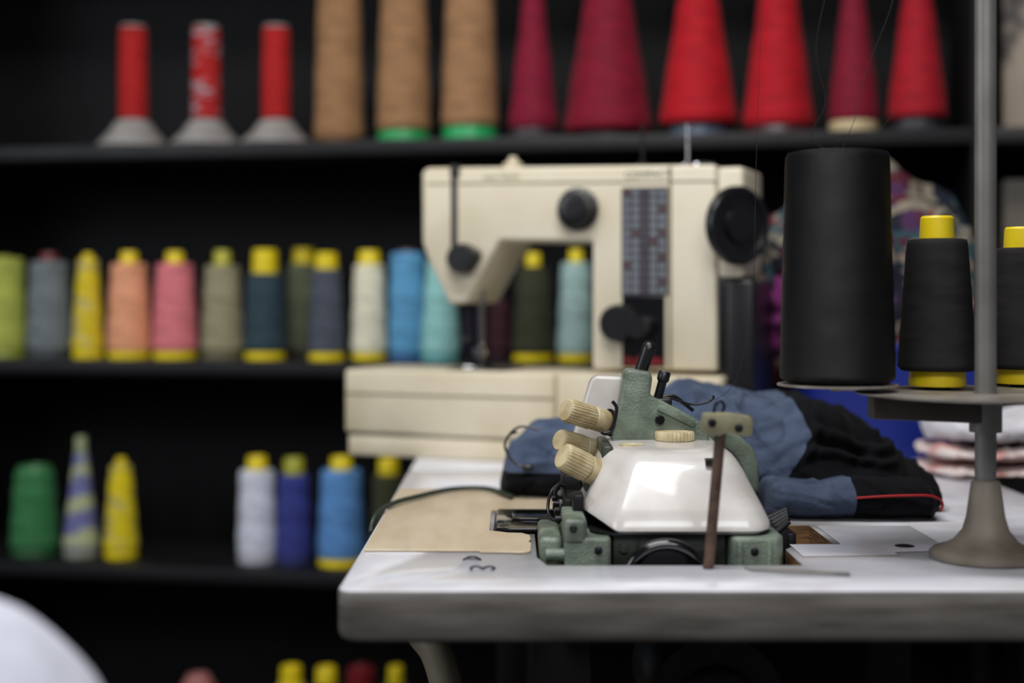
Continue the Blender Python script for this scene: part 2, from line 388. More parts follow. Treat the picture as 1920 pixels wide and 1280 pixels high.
for px,lab,kw in ((250,'red thread on a tube with a grey cone foot',{}),(387,'red and grey variegated thread on a grey footed tube',dict(col2=(150,140,146))),(518,'red thread on a tube with a grey cone foot',{})):
    o=SW(Sof(px,0.07),0.07,ZS['top']); D=o.y;k=D/F
    r=root('thread_spool',o,lab,'thread spool','grey footed thread spools on the top shelf')
    zt=Z(50,D)-o.z; zb=Z(224,D)-o.z
    part('thread_winding',lathe([(20*k,zb),(27*k,zb+0.001),(27*k,zb+0.06),(26*k,zt-0.03),(25.5*k,zt-0.004),(18*k,zt-0.004)],o,seg=32),thread((176,28,28),**kw),r)
    part('spool_tube',lathe([(63*k,0.0005),(66*k,0.003),(65*k,0.008),(45*k,zb-0.024),(30*k,zb-0.003),(19*k,zb),(18*k,zt-0.003),(24*k,zt-0.003),(24*k,zt+0.001),(14*k,zt+0.001)],o,seg=40),gf,r)
o=SW(Sof(1985,0.15),0.15,ZS['top'])
part('picture_board',sbox(Sof(1872,0.15)+0.005,Sof(2060,0.15),0.13,0.16,ZS['top']+0.0005,ZS['top']+0.30),mat('picture_print',(176,160,142),0.6,col2=(60,53,50),nscale=9,lo=0.5,hi=0.62),None,'beige and brown printed board standing on a black shelf',cat='picture',origin=o)
o=SW(Sof(1985,0.15),0.15,ZS['middle'])
part('storage_box',sbox(Sof(1872,0.1)+0.008,Sof(2030,0.1),0.1,0.28,ZS['middle']+0.0005,Z(332,2.35),0.004),mat('grey_card',(130,126,118),0.7,col2=(100,92,82),nscale=8),None,'pale grey cardboard box on a black shelf',cat='box',origin=o)

# ---------------- main table
tb=root('work_table',(0.2,1.5,0),'industrial sewing table with worn white laminate top','table')
XL=-0.138; YF=1.116; YB=1.9; XR=0.6
def edge_prof():
    secs=[]
    for z,ins in ((0.708,0.006),(0.711,0.002),(0.716,0.0),(0.7470,0.0),(0.749,0.0006),(0.7497,0.0012),(0.75,0.002)):
        secs.append([(x,y,z) for x,y in rrect(XL+ins,XR-ins,YF+ins,YB-ins,0.014,8)])
    return loft(secs)
tt=part('table_top',edge_prof(),[lam,plydark],tb,smooth=50)
def arc(cx,cy,r,a0,a1,n=6): return [(cx+r*math.cos(math.radians(a0+(a1-a0)*i/n)),cy+r*math.sin(math.radians(a0+(a1-a0)*i/n))) for i in range(n+1)]
cut=[(0.03,1.222),(0.25,1.222),(0.25,1.30),(0.268,1.33),(0.30,1.33),(0.30,1.437),(0.25,1.437),(0.25,1.50),(0.06,1.50),(0.06,1.525),(-0.018,1.525),(-0.018,1.39),(0.022,1.385),(0.022,1.26)]
g=slab(cut,0.6,0.9)
me=bpy.data.meshes.new('cutm'); me.from_pydata([tuple(v) for v in g[0]],[],g[1]); me.materials.append(plydark)
bm=bmesh.new(); bm.from_mesh(me); bmesh.ops.recalc_face_normals(bm,faces=bm.faces); bm.to_mesh(me); bm.free()
co=bpy.data.objects.new('cutter',me); COL.objects.link(co)
md=tt.modifiers.new('b','BOOLEAN'); md.object=co; md.operation='DIFFERENCE'; md.solver='EXACT'
try: md.material_mode='TRANSFER'
except Exception: pass
bpy.context.view_layer.update()
dg=bpy.context.evaluated_depsgraph_get()
nm=bpy.data.meshes.new_from_object(tt.evaluated_get(dg)); tt.modifiers.clear(); tt.data=nm
bpy.data.objects.remove(co,do_unlink=True)
ins=[(XL+0.004,1.287),(-0.030,1.285),(-0.028,1.279),(0.006,1.275)]+arc(0.009,1.283,0.008,-70,0,4)+[(0.018,1.32),(0.0155,1.33),(0.018,1.345),(0.017,1.365),(0.010,1.378),(-0.004,1.380),(-0.012,1.386),(-0.022,1.392),(-0.022,1.53),(0.05,1.53),(0.05,1.70),(XL+0.004,1.70)]
part('wood_insert',slab(ins,0.7503,0.7525,0.0005,1),ply,tb,'bare worn plywood insert board')
ins2=[(0.258,1.262),(0.345,1.268),(0.345,1.285),(0.40,1.29),(0.40,1.43),(0.306,1.43),(0.306,1.322),(0.258,1.322)]
part('laminate_insert',slab(ins2,0.7501,0.7510,0.0003,1),[lam,plydark],tb,matf=lambda c,n,i:0 if n.z>0.5 else 1)
part('grommet',lathe([(0.007,0.7511),(0.009,0.7514),(0.007,0.7520),(0.004,0.7516)],(X(1700,1.305),1.312,0.0),seg=24),dsteel,tb)
inkm=mat('black_ink',(30,30,40),0.5)
def inkpts(c,pts,w): return sweep([(c[0]+a,c[1]+b,0.7503) for a,b in pts],w,6)
part('ink_mark',inkpts((X(885,1.262),1.252),[(-0.007,-0.006),(-0.003,0.006),(0.001,0.009),(0.005,0.004),(0.008,-0.006),(0.005,-0.003),(-0.004,-0.002)],0.0011),inkm,tb,'handwritten black mark')
part('ink_mark',inkpts((X(905,1.207),1.205),[(-0.009,-0.006),(-0.010,0.004),(-0.006,0.010),(-0.001,0.004),(0.0,-0.002),(0.002,0.006),(0.007,0.010),(0.010,0.003),(0.008,-0.006)],0.0012),inkm,tb,'handwritten black mark')
frame=mat('table_frame',(34,33,32),0.5,metal=0.4)
for yy in (1.28,1.80):
    part('leg',box(0.02,0.07,yy-0.02,yy+0.02,0.04,0.708,0.003),frame,tb)
    part('leg',box(0.45,0.50,yy-0.02,yy+0.02,0.04,0.708,0.003),frame,tb)
    part('foot_bar',box(-0.05,0.56,yy-0.025,yy+0.025,0.0,0.04,0.003),frame,tb)
part('crossbar',box(0.24,0.28,1.30,1.78,0.2,0.24,0.003),frame,tb)
mo=root('sewing_motor',(0.12,1.45,0.55),'dark clutch motor hanging under the sewing table','motor')
part('motor_body',lathe([(0.04,0),(0.065,0.006),(0.07,0.02),(0.07,0.16),(0.06,0.18),(0.03,0.185)],(0.20,1.38,0.585),(0,1,0)),dsteel,mo)
part('motor_bracket',merge(box(0.11,0.29,1.52,1.56,0.655,0.7075,0.004),box(0.17,0.23,1.40,1.55,0.64,0.68,0.004)),dsteel,mo)
part('drive_pulley',lathe([(0.035,0),(0.04,0.003),(0.03,0.010),(0.04,0.017),(0.035,0.02)],(0.20,1.355,0.585),(0,1,0)),dsteel,mo)
kl=root('knee_lever',(-0.05,1.32,0.6),'cream painted metal knee lever bracket beneath the table','lever')
leverm=mat('dull_cream',(150,140,120),0.5,nscale=20)
part('lever_bracket',merge(sweep([(-0.098,1.33,0.690),(-0.085,1.33,0.668),(-0.070,1.32,0.650),(-0.060,1.31,0.62),(-0.055,1.30,0.58)],0.015,14),box(-0.11,-0.045,1.31,1.36,0.685,0.7075,0.004)),leverm,kl)
part('lever_pad',box(-0.085,-0.03,1.285,1.305,0.54,0.60,0.008,3),blackplastic,kl)

bt=root('side_table',(0.5,2.1,0),'white topped table pushed against the shelving','table')
bp_=[(XL,1.905),(1.2,1.905),(1.2,2.19),(0.0,2.40),(XL,2.42)]
part('table_top',slab(bp_,0.715,0.75,0.003),lam,bt)
for a,b in ((0.0,1.95),(0.0,2.32),(1.1,1.95),(1.1,2.14)): part('leg',box(a-0.02,a+0.02,b-0.02,b+0.02,0,0.715,0.003),frame,bt)

# ---------------- domestic machine
mt=math.radians(22); mc,ms=math.cos(mt),math.sin(mt); MD=2.055; MX=X(790,MD)
def MW(u,v,w): return Vector((MX+mc*u+ms*v, MD-ms*u+mc*v, TT+w))
def MU(px,v=0.0):
    f=(px-960)/F; return (f*(MD+mc*v)-MX-ms*v)/(mc+ms*f)
def M(px,py,v=0.0):
    u=MU(px,v); D=MD-ms*u+mc*v; return u,ZC-(py-HY)/F*D-TT
def mprism(poly,v0,v1,bev=0.003,seg=2,ref=None):
    q=[M(a,b,v0 if ref is None else ref) for a,b in poly]
    return extr([MW(u,v0,w) for u,w in q],[MW(u,v1,w) for u,w in q],bev,seg)
def mbox(u0,u1,v0,v1,w0,w1,bev=0.003,seg=2):
    vs,fs=box(u0,u1,v0,v1,w0,w1,bev,seg); return [MW(v.x,v.y,v.z) for v in vs],fs
fwd=Vector((-ms,-mc,0)); uax=Vector((mc,-ms,0))
def mdial(px,py,r,h,v=0.0,prof=None,teeth=0):
    u,w=M(px,py,v); k=(MD-ms*u)/F; r*=k
    prof=prof or [(1,0),(1,0.75),(0.92,1),(0.6,1)]
    return lathe([(a*r,b*h) for a,b in prof],MW(u,v,w),fwd,36,teeth,0.03)
sm=root('sewing_machine',MW(0.15,0.07,0),'cream domestic sewing machine with black dials and handwheel','sewing machine')
uL=MU(645,-0.02); uR=MU(1345)
wB=0.1265
uS=MU(1040,-0.02)
part('bed',mbox(uS+0.001,uR+0.012,-0.02,0.15,0.0005,wB,0.006,3),cream2,sm)
part('extension_table',merge(mbox(uL,uS-0.001,-0.02,0.15,0.033,wB,0.006,3),mbox(uL+0.004,uS-0.001,-0.016,0.146,0.0005,0.031,0.004)),cream2,sm,'cream removable extension table')
groove=mat('groove',(120,108,84),0.6)
part('trim_strip',mbox(uL+0.003,uS-0.003,-0.0212,-0.018,0.090,0.0925,0.0005,1),groove,sm)
body=[(790,322),(800,314),(1342,308),(1345,696),(1110,692),(1110,452),(937,450),(872,568),(842,570),(800,482),(791,455)]
part('body',mprism(body,0.0,0.125,0.007,3),cream,sm)
e0=MU(1345)
part('end_cover',mbox(e0-0.001,e0+0.034,0.004,0.12,wB+0.13,M(1345,310)[1]-0.002,0.006,3),cream,sm)
part('motor_housing',mbox(e0+0.0125,e0+0.050,-0.006,0.118,0.0012,wB+0.128,0.005,3),blackplastic,sm)
part('end_column',mbox(e0-0.001,e0+0.012,0.006,0.118,wB,wB+0.128,0.003,3),blackplastic,sm)
part('top_seam',mprism([(800,343),(1342,338),(1342,341),(800,346)],-0.0006,0.002,0),groove,sm)
part('column_seam',mprism([(1254,312),(1259,312),(1259,690),(1254,690)],-0.0006,0.002,0),groove,sm)
hc=M(1345,424); hu=hc[0]+0.024
ha=(uax*0.82+fwd*0.57).normalized()
ho=MW(hu,-0.006,hc[1]+0.0); hr=0.0525
part('handwheel',lathe([(0.3*hr,-0.03),(0.5*hr,-0.004),(0.96*hr,0.0),(hr,0.004),(hr,0.010),(0.95*hr,0.014),(0.82*hr,0.014),(0.78*hr,0.009),(0.45*hr,0.008),(0.42*hr,0.014),(0.2*hr,0.015)],ho,ha,48),blackplastic,sm)
part('pattern_dial',mdial(1085,392,40,0.020,0,[(1,0),(1,0.3),(0.86,0.4),(0.82,1),(0.7,1.1),(0.3,1.1)],18),blackplastic,sm)
part('tension_dial',merge(mdial(872,485,28,0.022,0,None,14),mdial(890,480,15,0.03)),blackplastic,sm)
part('stitch_length_dial',merge(mdial(1165,606,35,0.026,-0.001,None,16),mdial(1206,612,22,0.034,-0.001)),blackplastic,sm)
part('control_panel',mprism([(1166,556),(1246,556),(1246,688),(1166,688)],-0.003,0.001,0.001,1),blackgloss,sm)
part('panel_lettering',merge(*[mprism([(1172+i*12,668+(i%2)*4),(1180+i*12,668+(i%2)*4),(1180+i*12,684),(1172+i*12,684)],-0.0042,-0.0025,0) for i in range(6)]),mat('red_print',(150,30,30),0.5),sm)
gs=[mprism([(1165,352),(1252,350),(1252,554),(1165,556)],-0.002,0.001,0.0008,1)]
nb=len(gs[0][1]); 
for i in range(5):
    for j in range(13):
        x0=1169+i*16.6;y0=356+j*15.2
        gs.append(mprism([(x0,y0),(x0+12.5,y0),(x0+12.5,y0+11),(x0,y0+11)],-0.003,-0.0018,0))
def gm(c,n,i):
    if i<nb: return 0
    j=(i-nb)//6; cI=j//13; 
    return 3 if cI==2 else (2 if (j*7)%9==0 or (cI==4 and j%3==0) else 1)
part('stitch_chart',merge(*gs),[mat('chart_dark',(56,58,64),0.4),mat('chart_grey',(118,122,128),0.4),mat('chart_red',(92,68,70),0.4),mat('chart_mid',(76,70,76),0.4)],sm,'grid of printed stitch symbols',matf=gm,smooth=0)
part('thread_slot',merge(mprism([(845,316),(857,316),(857,462),(845,462)],-0.0015,0.03,0.0005,1),mprism([(843,308),(860,308),(860,330),(843,330)],-0.004,0.03,0.001,1)),blackplastic,sm)
uN,wN=M(868,568)
part('needle_bar',merge(cyl(MW(uN-0.005,0.03,wN+0.005),MW(uN-0.005,0.03,wB+0.04),0.0055),cyl(MW(uN-0.005,0.03,wB+0.04),MW(uN-0.005,0.03,wB+0.008),0.0016),mbox(uN-0.013,uN+0.003,0.022,0.038,wB+0.036,wB+0.048,0.001)),dsteel,sm)
part('presser_foot',merge(cyl(MW(uN+0.012,0.04,wN+0.03),MW(uN+0.012,0.04,wB+0.012),0.0045),mbox(uN-0.006,uN+0.026,0.015,0.05,wB+0.001,wB+0.006,0.001),lathe([(0.008,0),(0.010,0.004),(0.007,0.009)],MW(uN+0.018,0.025,wB+0.026),fwd)),chrome,sm)
part('needle_plate',mbox(uN-0.03,uN+0.06,0.01,0.09,wB,wB+0.0015,0.0005,1),steel,sm)
for px in (1205,1290):
    u,w=M(px,308,0.06)
    part('spool_pin',merge(cyl(MW(u,0.06,w-0.004),MW(u,0.06,w+0.055),0.002),lathe([(0.011,0),(0.011,0.004),(0.005,0.007)],MW(u,0.06,w-0.004))),dsteel if px==1205 else chrome,sm)
u,w=M(962,310,0.05)
part('pressure_cap',lathe([(0.014,-0.004),(0.014,0.003),(0.007,0.006),(0.006,0.012),(0.002,0.013)],MW(u,0.05,w)),cream2,sm)
part('bobbin_winder',lathe([(0.02,0),(0.02,0.003),(0.018,0.004),(0.018,0.008),(0.010,0.009)],MW(MU(1300),0.05,M(1300,310)[1]-0.001)),chrome,sm)
def text(txt,size,u,w,v,mat_,parent):
    cu=bpy.data.curves.new('t','FONT'); cu.body=txt; cu.size=size; cu.extrude=0.0003
    to=bpy.data.objects.new('t',cu); COL.objects.link(to); bpy.context.view_layer.update()
    m_=bpy.data.meshes.new_from_object(to.evaluated_get(bpy.context.evaluated_depsgraph_get()))
    g=([MW(u+q.co.x,v-q.co.z,w+q.co.y) for q in m_.vertices],[list(p.vertices) for p in m_.polygons])
    bpy.data.objects.remove(to,do_unlink=True)
    return part('lettering',g,mat_,parent,smooth=0)
u,w=M(1172,334); text('COMPACT',0.0135,u,w,-0.0005,mat('grey_print',(120,122,112),0.5),sm)
u,w=M(905,336); text('Super Deluxe',0.010,u,w,-0.0005,mat('green_print',(165,170,140),0.5),sm)

# ---------------- overlock machine
ov=root('overlock_machine',(0.145,1.4,0.71),'green and white industrial overlock machine set into the table','sewing machine')
secs=[]
for z,x0,x1,y0,y1,r in ((0.7705,0.072,0.228,1.270,1.50,0.010),(0.7705,0.067,0.232,1.260,1.51,0.010),(0.7735,0.0655,0.2335,1.257,1.512,0.010),(0.779,0.066,0.233,1.258,1.512,0.010),(0.792,0.0705,0.2275,1.267,1.511,0.011),(0.806,0.0755,0.2210,1.278,1.51,0.011),(0.822,0.0815,0.2138,1.2900,1.508,0.011),(0.830,0.0850,0.2090,1.2965,1.506,0.011),(0.8345,0.0880,0.2055,1.3015,1.503,0.011),(0.8372,0.0915,0.202,1.308,1.498,0.010),(0.8388,0.097,0.197,1.317,1.49,0.010),(0.8396,0.110,0.185,1.338,1.475,0.009)):
    pl=[(x0+0.026,y0),(x1-0.014,y0),(x1,y0+0.022),(x1,y1-0.02),(x1-0.02,y1),(x0+0.02,y1),(x0,y1-0.02),(x0,y0+0.052)]
    rr=rpoly(pl,r,5); bl=max(0,(0.800-z)/0.0295)
    secs.append([(a,b,z+bl*0.013*min(1,max(0,(x0+0.028-a)/0.026))) for a,b in rr])
part('cover',loft(secs),white,ov,'white enamel faceted cover',smooth=50)
part('cover_gasket',extr([(a,b,0.7692) for a,b in rrect(0.07,0.2315,1.262,1.505,0.02)],[(a,b,0.7712) for a,b in rrect(0.07,0.2315,1.262,1.505,0.02)]),dsteel,ov)
part('body',merge(slab([(0.046,1.252),(0.087,1.252),(0.089,1.29),(0.192,1.29),(0.194,1.252),(0.236,1.252),(0.242,1.27),(0.242,1.49),(0.062,1.49),(0.046,1.46)],0.69,0.7690,0.004,3),box(0.046,0.066,1.252,1.45,0.76,0.785,0.004,3),box(0.198,0.203,1.249,1.256,0.70,0.766,0.002),box(0.224,0.229,1.249,1.256,0.70,0.766,0.002)),green,ov)
for a,b,c in((0.076,1.2515,0.758),(0.054,1.2515,0.777),(0.2135,1.2515,0.757)):
    part('body_screw',lathe([(0.0035,0),(0.0035,0.0015),(0.0022,0.0022)],(a,b,c),(0,-1,0),18),dsteel,ov)
part('side_block',merge(box(0.0245,0.045,1.27,1.38,0.70,0.766,0.005,3),cyl((0.03,1.26,0.752),(0.05,1.26,0.752),0.006)),green,ov)
part('inner_plate',merge(box(0.09,0.191,1.270,1.289,0.735,0.7685,0.002),box(0.09,0.191,1.284,1.289,0.69,0.735,0.001),cyl((0.1,1.271,0.757),(0.1,1.266,0.757),0.004),cyl((0.178,1.271,0.76),(0.178,1.266,0.76),0.004),cyl((0.115,1.271,0.761),(0.115,1.264,0.761),0.003)),greendark,ov)
hwc=Vector((X(1250,1.237),1.237,0.7305))
part('handwheel',merge(torus(0.0345,0.0055,hwc,(0,1,0),56,14),lathe([(0.01,-0.004),(0.030,-0.002),(0.034,0.0),(0.034,0.004),(0.012,0.008),(0.008,0.03)],hwc,(0,1,0))),blackgloss,ov)
part('cloth_plate',merge(box(-0.0165,0.046,1.393,1.522,0.748,0.7545,0.002,2),box(0.0,0.040,1.44,1.50,0.7535,0.7570,0.001)),blackgloss,ov,'flat glossy black cloth plate')
hd=[box(0.048,0.060,1.33,1.40,0.765,0.792,0.002),box(0.050,0.070,1.40,1.47,0.77,0.806,0.002),box(0.0555,0.066,1.30,1.33,0.785,0.800,0.002)]
for i in range(6): hd.append(cyl((0.047+0.002*(i%3),1.32+0.02*i,0.775+0.005*(i%2)),(0.040,1.32+0.02*i,0.775+0.005*(i%2)),0.0032,12))
for i in range(4): hd.append(cyl((0.053+0.003*i,1.331,0.783-0.004*(i%2)),(0.053+0.003*i,1.326,0.783-0.004*(i%2)),0.0018,10))
hd.append(torus(0.006,0.0018,(0.046,1.36,0.795),(0.6,-1,0),20,8)); hd.append(torus(0.005,0.0015,(0.050,1.34,0.782),(0.6,-1,0),20,8))
hd.append(sweep([(0.045,1.36,0.765),(0.035,1.37,0.772),(0.038,1.39,0.79),(0.05,1.40,0.80)],0.0016))
part('looper_linkage',merge(*hd),dsteel,ov,'oily dark steel linkage')
hd=[box(0.243,0.262,1.345,1.43,0.72,0.762,0.002),box(0.262,0.272,1.36,1.42,0.72,0.755,0.002)]
for i in range(5): hd.append(cyl((0.25,1.345+0.018*i,0.758),(0.262+0.003*i,1.345+0.018*i,0.769),0.003,10))
part('fitting',merge(*hd),dsteel,ov)
tower=[(1172,699),(1180,692),(1218,697),(1224,706),(1219,742),(1240,750),(1318,792),(1330,806),(1330,835),(1148,835),(1149,796),(1163,760)]
part('upper_arm',merge(prism(tower,1.405,1.445,0.003,3),prism([(1236,757),(1250,762),(1306,795),(1300,801),(1232,768)],1.402,1.407,0.001)),green,ov)
arch=[(1316,792),(1352,800),(1390,818),(1414,842),(1424,872),(1425,925),(1400,925),(1392,880),(1372,850),(1340,832),(1316,826)]
part('rear_arch',prism(arch,1.495,1.53,0.004,3),green,ov)
part('needle_guard',prism([(1108,712),(1118,704),(1168,706),(1176,716),(1160,790),(1148,850),(1085,850),(1073,838),(1076,815),(1090,770)],1.45,1.475,0.005,4),white,ov,'white enamel cover plate')
part('lifting_handle',lathe([(0.0055,0),(0.0065,0.006),(0.0068,0.022),(0.0074,0.026),(0.0072,0.031),(0.005,0.0345),(0.002,0.036)],P(1199,703,1.425),P(1218,650,1.425)-P(1199,703,1.425),28),blackplastic,ov)
part('lever',merge(lathe([(0.0045,0),(0.0045,0.02),(0.0062,0.022),(0.0062,0.029),(0.005,0.031)],P(1232,752,1.42),P(1246,700,1.42)-P(1232,752,1.42),20),box(X(1226,1.42),X(1258,1.42),1.408,1.43,Z(762,1.42),Z(745,1.42),0.002)),blackplastic,ov)
part('arm_screw',merge(lathe([(0.0048,-0.002),(0.0048,0.002),(0.004,0.003),(0.0025,0.003)],P(1237,787,1.404),(0,-1,0),24),cyl(P(1241,781,1.402),P(1233,793,1.402),0.0006,6)),blackgloss,ov)
part('wire_hook',merge(sweep([P(1255,745,1.44),P(1275,752,1.44),P(1300,758,1.44),P(1325,754,1.44),P(1338,746,1.44),P(1336,742,1.44)],0.0012),sweep([P(1240,745,1.45),P(1262,742,1.45),P(1285,758,1.45),P(1300,770,1.45)],0.002)),dsteel,ov)
kk=[(0.0168,0),(0.0186,0.001),(0.0190,0.0025),(0.0190,0.008),(0.0182,0.0095),(0.012,0.0102)]
part('filler_cap',lathe(kk,(X(1265,1.4),1.40,0.8392),(0,0,1),teeth=30,tamp=0.025,tr=(1,4)),knobm,ov,'ribbed ivory plastic oil cap')
part('oil_sight',lathe([(0.0125,0),(0.0125,0.0012),(0.0110,0.0014),(0.0105,0.0006)],(X(1185,1.36)+0.0,1.36,0.8388),(0.0,0,1),32),knobm,ov)
part('cover_latch',box(X(1318,1.31),X(1338,1.31),1.290,1.302,Z(868,1.31),Z(856,1.31),0.001),blackplastic,ov)
def tknob(a,b,R):
    a=Vector(a);b=Vector(b);L=(b-a).length
    pr=[(0.55*R,0),(0.86*R,0.0),(0.93*R,0.03*L),(R*0.97,0.06*L),(R,0.55*L),(R*0.96,0.58*L)]
    g1=lathe(pr,a,b-a,teeth=24,tamp=0.028,tr=(2,5))
    g2=lathe([(R*0.85,0.56*L),(R*0.85,0.60*L),(R*0.98,0.62*L),(R*1.0,0.84*L),(R*0.9,0.92*L),(R*0.6,0.94*L)],a,b-a,28)
    kn=part('tension_knob',merge(g1,g2),knobm,ov,'ribbed aged ivory tension knob')
    part('knob_spindle',merge(lathe([(R*0.95,0.94*L),(R*1.15,0.96*L),(R*1.1,1.0*L),(R*0.7,1.02*L),(R*0.7,1.25*L)],a,b-a,28),torus(R*1.0,0.0012,a+(b-a)*1.08,(b-a),28,8)),dsteel,ov)
tknob(P(1060,768,1.39),P(1142,792,1.42),0.0120)
tknob(P(1048,824,1.40),P(1122,846,1.43),0.0112)
tknob(P(1054,854,1.33),P(1130,892,1.35),0.0132)
part('tension_bracket',prism([(1128,835),(1150,835),(1155,905),(1105,930),(1092,912),(1130,880)],1.345,1.44,0.003,2),greendark,ov)
part('thread_hook',sweep([P(1148,752,1.40),P(1156,765,1.40),P(1152,790,1.40),P(1146,808,1.40),P(1132,812,1.40)],0.0018),dsteel,ov)
gp=root('thread_guide_post',(X(1328,1.208),1.208,0.75),'thin rusty rod with a drab metal clamp head','thread guide')
rb=Vector((X(1328,1.208),1.208,0.7502)); rtp=P(1352,800,1.208)
part('rod',cyl(rb,rtp,0.0047,20),rust,gp)
part('clamp_head',prism([(1320,776),(1360,774),(1408,780),(1413,788),(1411,816),(1404,820),(1360,812),(1350,818),(1318,812)],1.20,1.216,0.0015,2),clampm,gp)
for px,py in((1335,792),(1385,802)): part('clamp_screw',lathe([(0.0035,0),(0.0035,0.0015),(0.002,0.002)],P(px,py,1.2),(0,-1,0),16),dsteel,gp)
part('wire_eyelet',sweep([P(1338,776,1.21),P(1342,758,1.21),P(1352,752,1.21),P(1358,762,1.21),P(1352,776,1.21)],0.0014),dsteel,gp)

tw=root('tweezers',(X(1500,1.2),1.2,0.751),'slim steel tweezers lying on the white table','tweezers')
part('tweezer_arm',sweep([(X(1395,1.21),1.205,0.7515),(X(1480,1.2),1.19,0.7525),(X(1580,1.2),1.175,0.752)],0.0012),steel,tw)
part('tweezer_arm',sweep([(X(1400,1.21),1.198,0.7515),(X(1480,1.2),1.180,0.7525),(X(1580,1.2),1.173,0.752)],0.0012),steel,tw)

# ---------------- jacket
jk=root('jacket',(0.25,1.68,0.75),'crumpled blue grey and black work jacket with red piping','jacket')
jblue=mat('blue_grey_cloth',(78,90,112),0.9,col2=(62,73,94),nscale=30,bump=0.4,bscale=420,sheen=0.03,spec=0.15)
jblack=mat('black_cloth',(14,15,19),0.9,col2=(9,9,12),nscale=30,bump=0.4,bscale=420,sheen=0.02,spec=0.15)
tab=[(-0.014,1.63,1.70,0.75,0.785),(0.0,1.615,1.73,0.75,0.812),(0.03,1.61,1.75,0.75,0.828),(0.08,1.61,1.76,0.75,0.838),(0.14,1.60,1.76,0.75,0.835),(0.18,1.57,1.77,0.75,0.865),(0.204,1.565,1.78,0.75,0.880),(0.235,1.56,1.79,0.75,0.872),(0.264,1.55,1.79,0.75,0.872),(0.30,1.535,1.79,0.75,0.862),(0.324,1.53,1.79,0.75,0.866),(0.36,1.52,1.79,0.75,0.860),(0.385,1.515,1.79,0.75,0.838),(0.41,1.515,1.78,0.75,0.832),(0.435,1.515,1.75,0.75,0.806),(0.458,1.52,1.72,0.75,0.793),(0.472,1.54,1.68,0.75,0.772)]
def folds(p):
    d=0
    for x0,z0,sl,wd,am,xa,xb in ((0.30,0.862,-0.22,0.006,0.007,0.30,0.47),(0.30,0.835,-0.16,0.005,0.009,0.31,0.47),(0.30,0.812,-0.05,0.0045,0.008,0.30,0.465),(0.24,0.86,-0.9,0.006,0.006,0.22,0.30),(0.30,0.848,-0.19,0.0035,-0.007,0.32,0.46),(0.30,0.823,-0.10,0.003,-0.007,0.31,0.46),
                                (-0.01,0.80,0.35,0.004,0.005,-0.01,0.10),(-0.01,0.815,-0.3,0.004,-0.004,-0.01,0.10)):
        zl=z0+sl*(p.x-x0)+0.004*math.sin(p.x*60)
        f=min(1,max(0,(p.x-xa)/0.03))*min(1,max(0,(xb-p.x)/0.03))
        if p.y<1.70: d+=am*f*math.exp(-((p.z-zl)/wd)**2)
    return d
g=cloth(tab,300,150,0.0065,(16,10,22),0.85,3.0,TT,0.3,True,folds)
pA=(Vector((0.325,0,0.83)),Vector((0.08,0,-0.05)).normalized()); pB=(Vector((0.325,0,0.83)),Vector((0.05,0,0.012)).normalized())
g=bisect(g,[pA,pB,(Vector((0,0,0.782)),Vector((0,0,1)))])
def jm(c,n,i):
    if c.x<0.12: return 0 if c.z>0.782 else 1
    if c.z>0.83: return 0 if (c-pB[0]).dot(pB[1])<0 else 1
    return 0 if (c-pA[0]).dot(pA[1])<0 else 1
part('jacket_body',g,[jblue,jblack],jk,matf=jm,smooth=180)
tab2=[(0.2665,1.475,1.56,0.75,0.783),(0.28,1.46,1.565,0.75,0.790),(0.32,1.456,1.568,0.75,0.786),(0.36,1.457,1.568,0.75,0.791),(0.40,1.456,1.57,0.75,0.789),(0.43,1.46,1.57,0.75,0.787),(0.444,1.475,1.56,0.75,0.776)]
g=bisect(cloth(tab2,160,70,0.0035,(14,14,30),0.75,9.0,TT,0.5),[(Vector((0.353,0,0)),Vector((1,0,0)))])
part('sleeve',g,[jblue,jblack],jk,matf=lambda c,n,i:0 if c.x<0.353 else 1,smooth=180)
part('piping',sweep([(0.352,1.4535,0.7755),(0.375,1.4525,0.7772),(0.40,1.4525,0.7782),(0.425,1.454,0.778),(0.438,1.459,0.774),(0.444,1.466,0.767),(0.441,1.464,0.761)],0.0013),mat('red_piping',(180,24,34),0.6),jk,'thin red piping')
part('drawcord',merge(sweep([(0.005,1.61,0.828),(-0.003,1.60,0.826),(-0.008,1.605,0.812),(0.002,1.60,0.795),(0.015,1.598,0.79),(0.022,1.60,0.792)],0.0015),sweep([(-0.002,1.60,0.828),(0.01,1.605,0.835),(0.03,1.60,0.832)],0.0014),lathe([(0.003,0),(0.004,0.002),(0.004,0.01),(0.003,0.012)],(0.012,1.598,0.789),(1,0,0.1),14)),blackplastic,jk,'black elastic drawcord with toggle')

cd=root('power_cord',(-0.1,1.6,0.75),'dark green electrical cord trailing over the table edge','cord')
part('cord',sweep([(0.0,1.60,0.7565),(-0.03,1.665,0.757),(-0.07,1.66,0.757),(-0.105,1.60,0.757),(-0.13,1.54,0.757),(-0.144,1.49,0.750),(-0.148,1.48,0.72),(-0.146,1.50,0.68),(-0.10,1.56,0.66)],0.0028,10),mat('green_rubber',(40,50,42),0.5),cd)

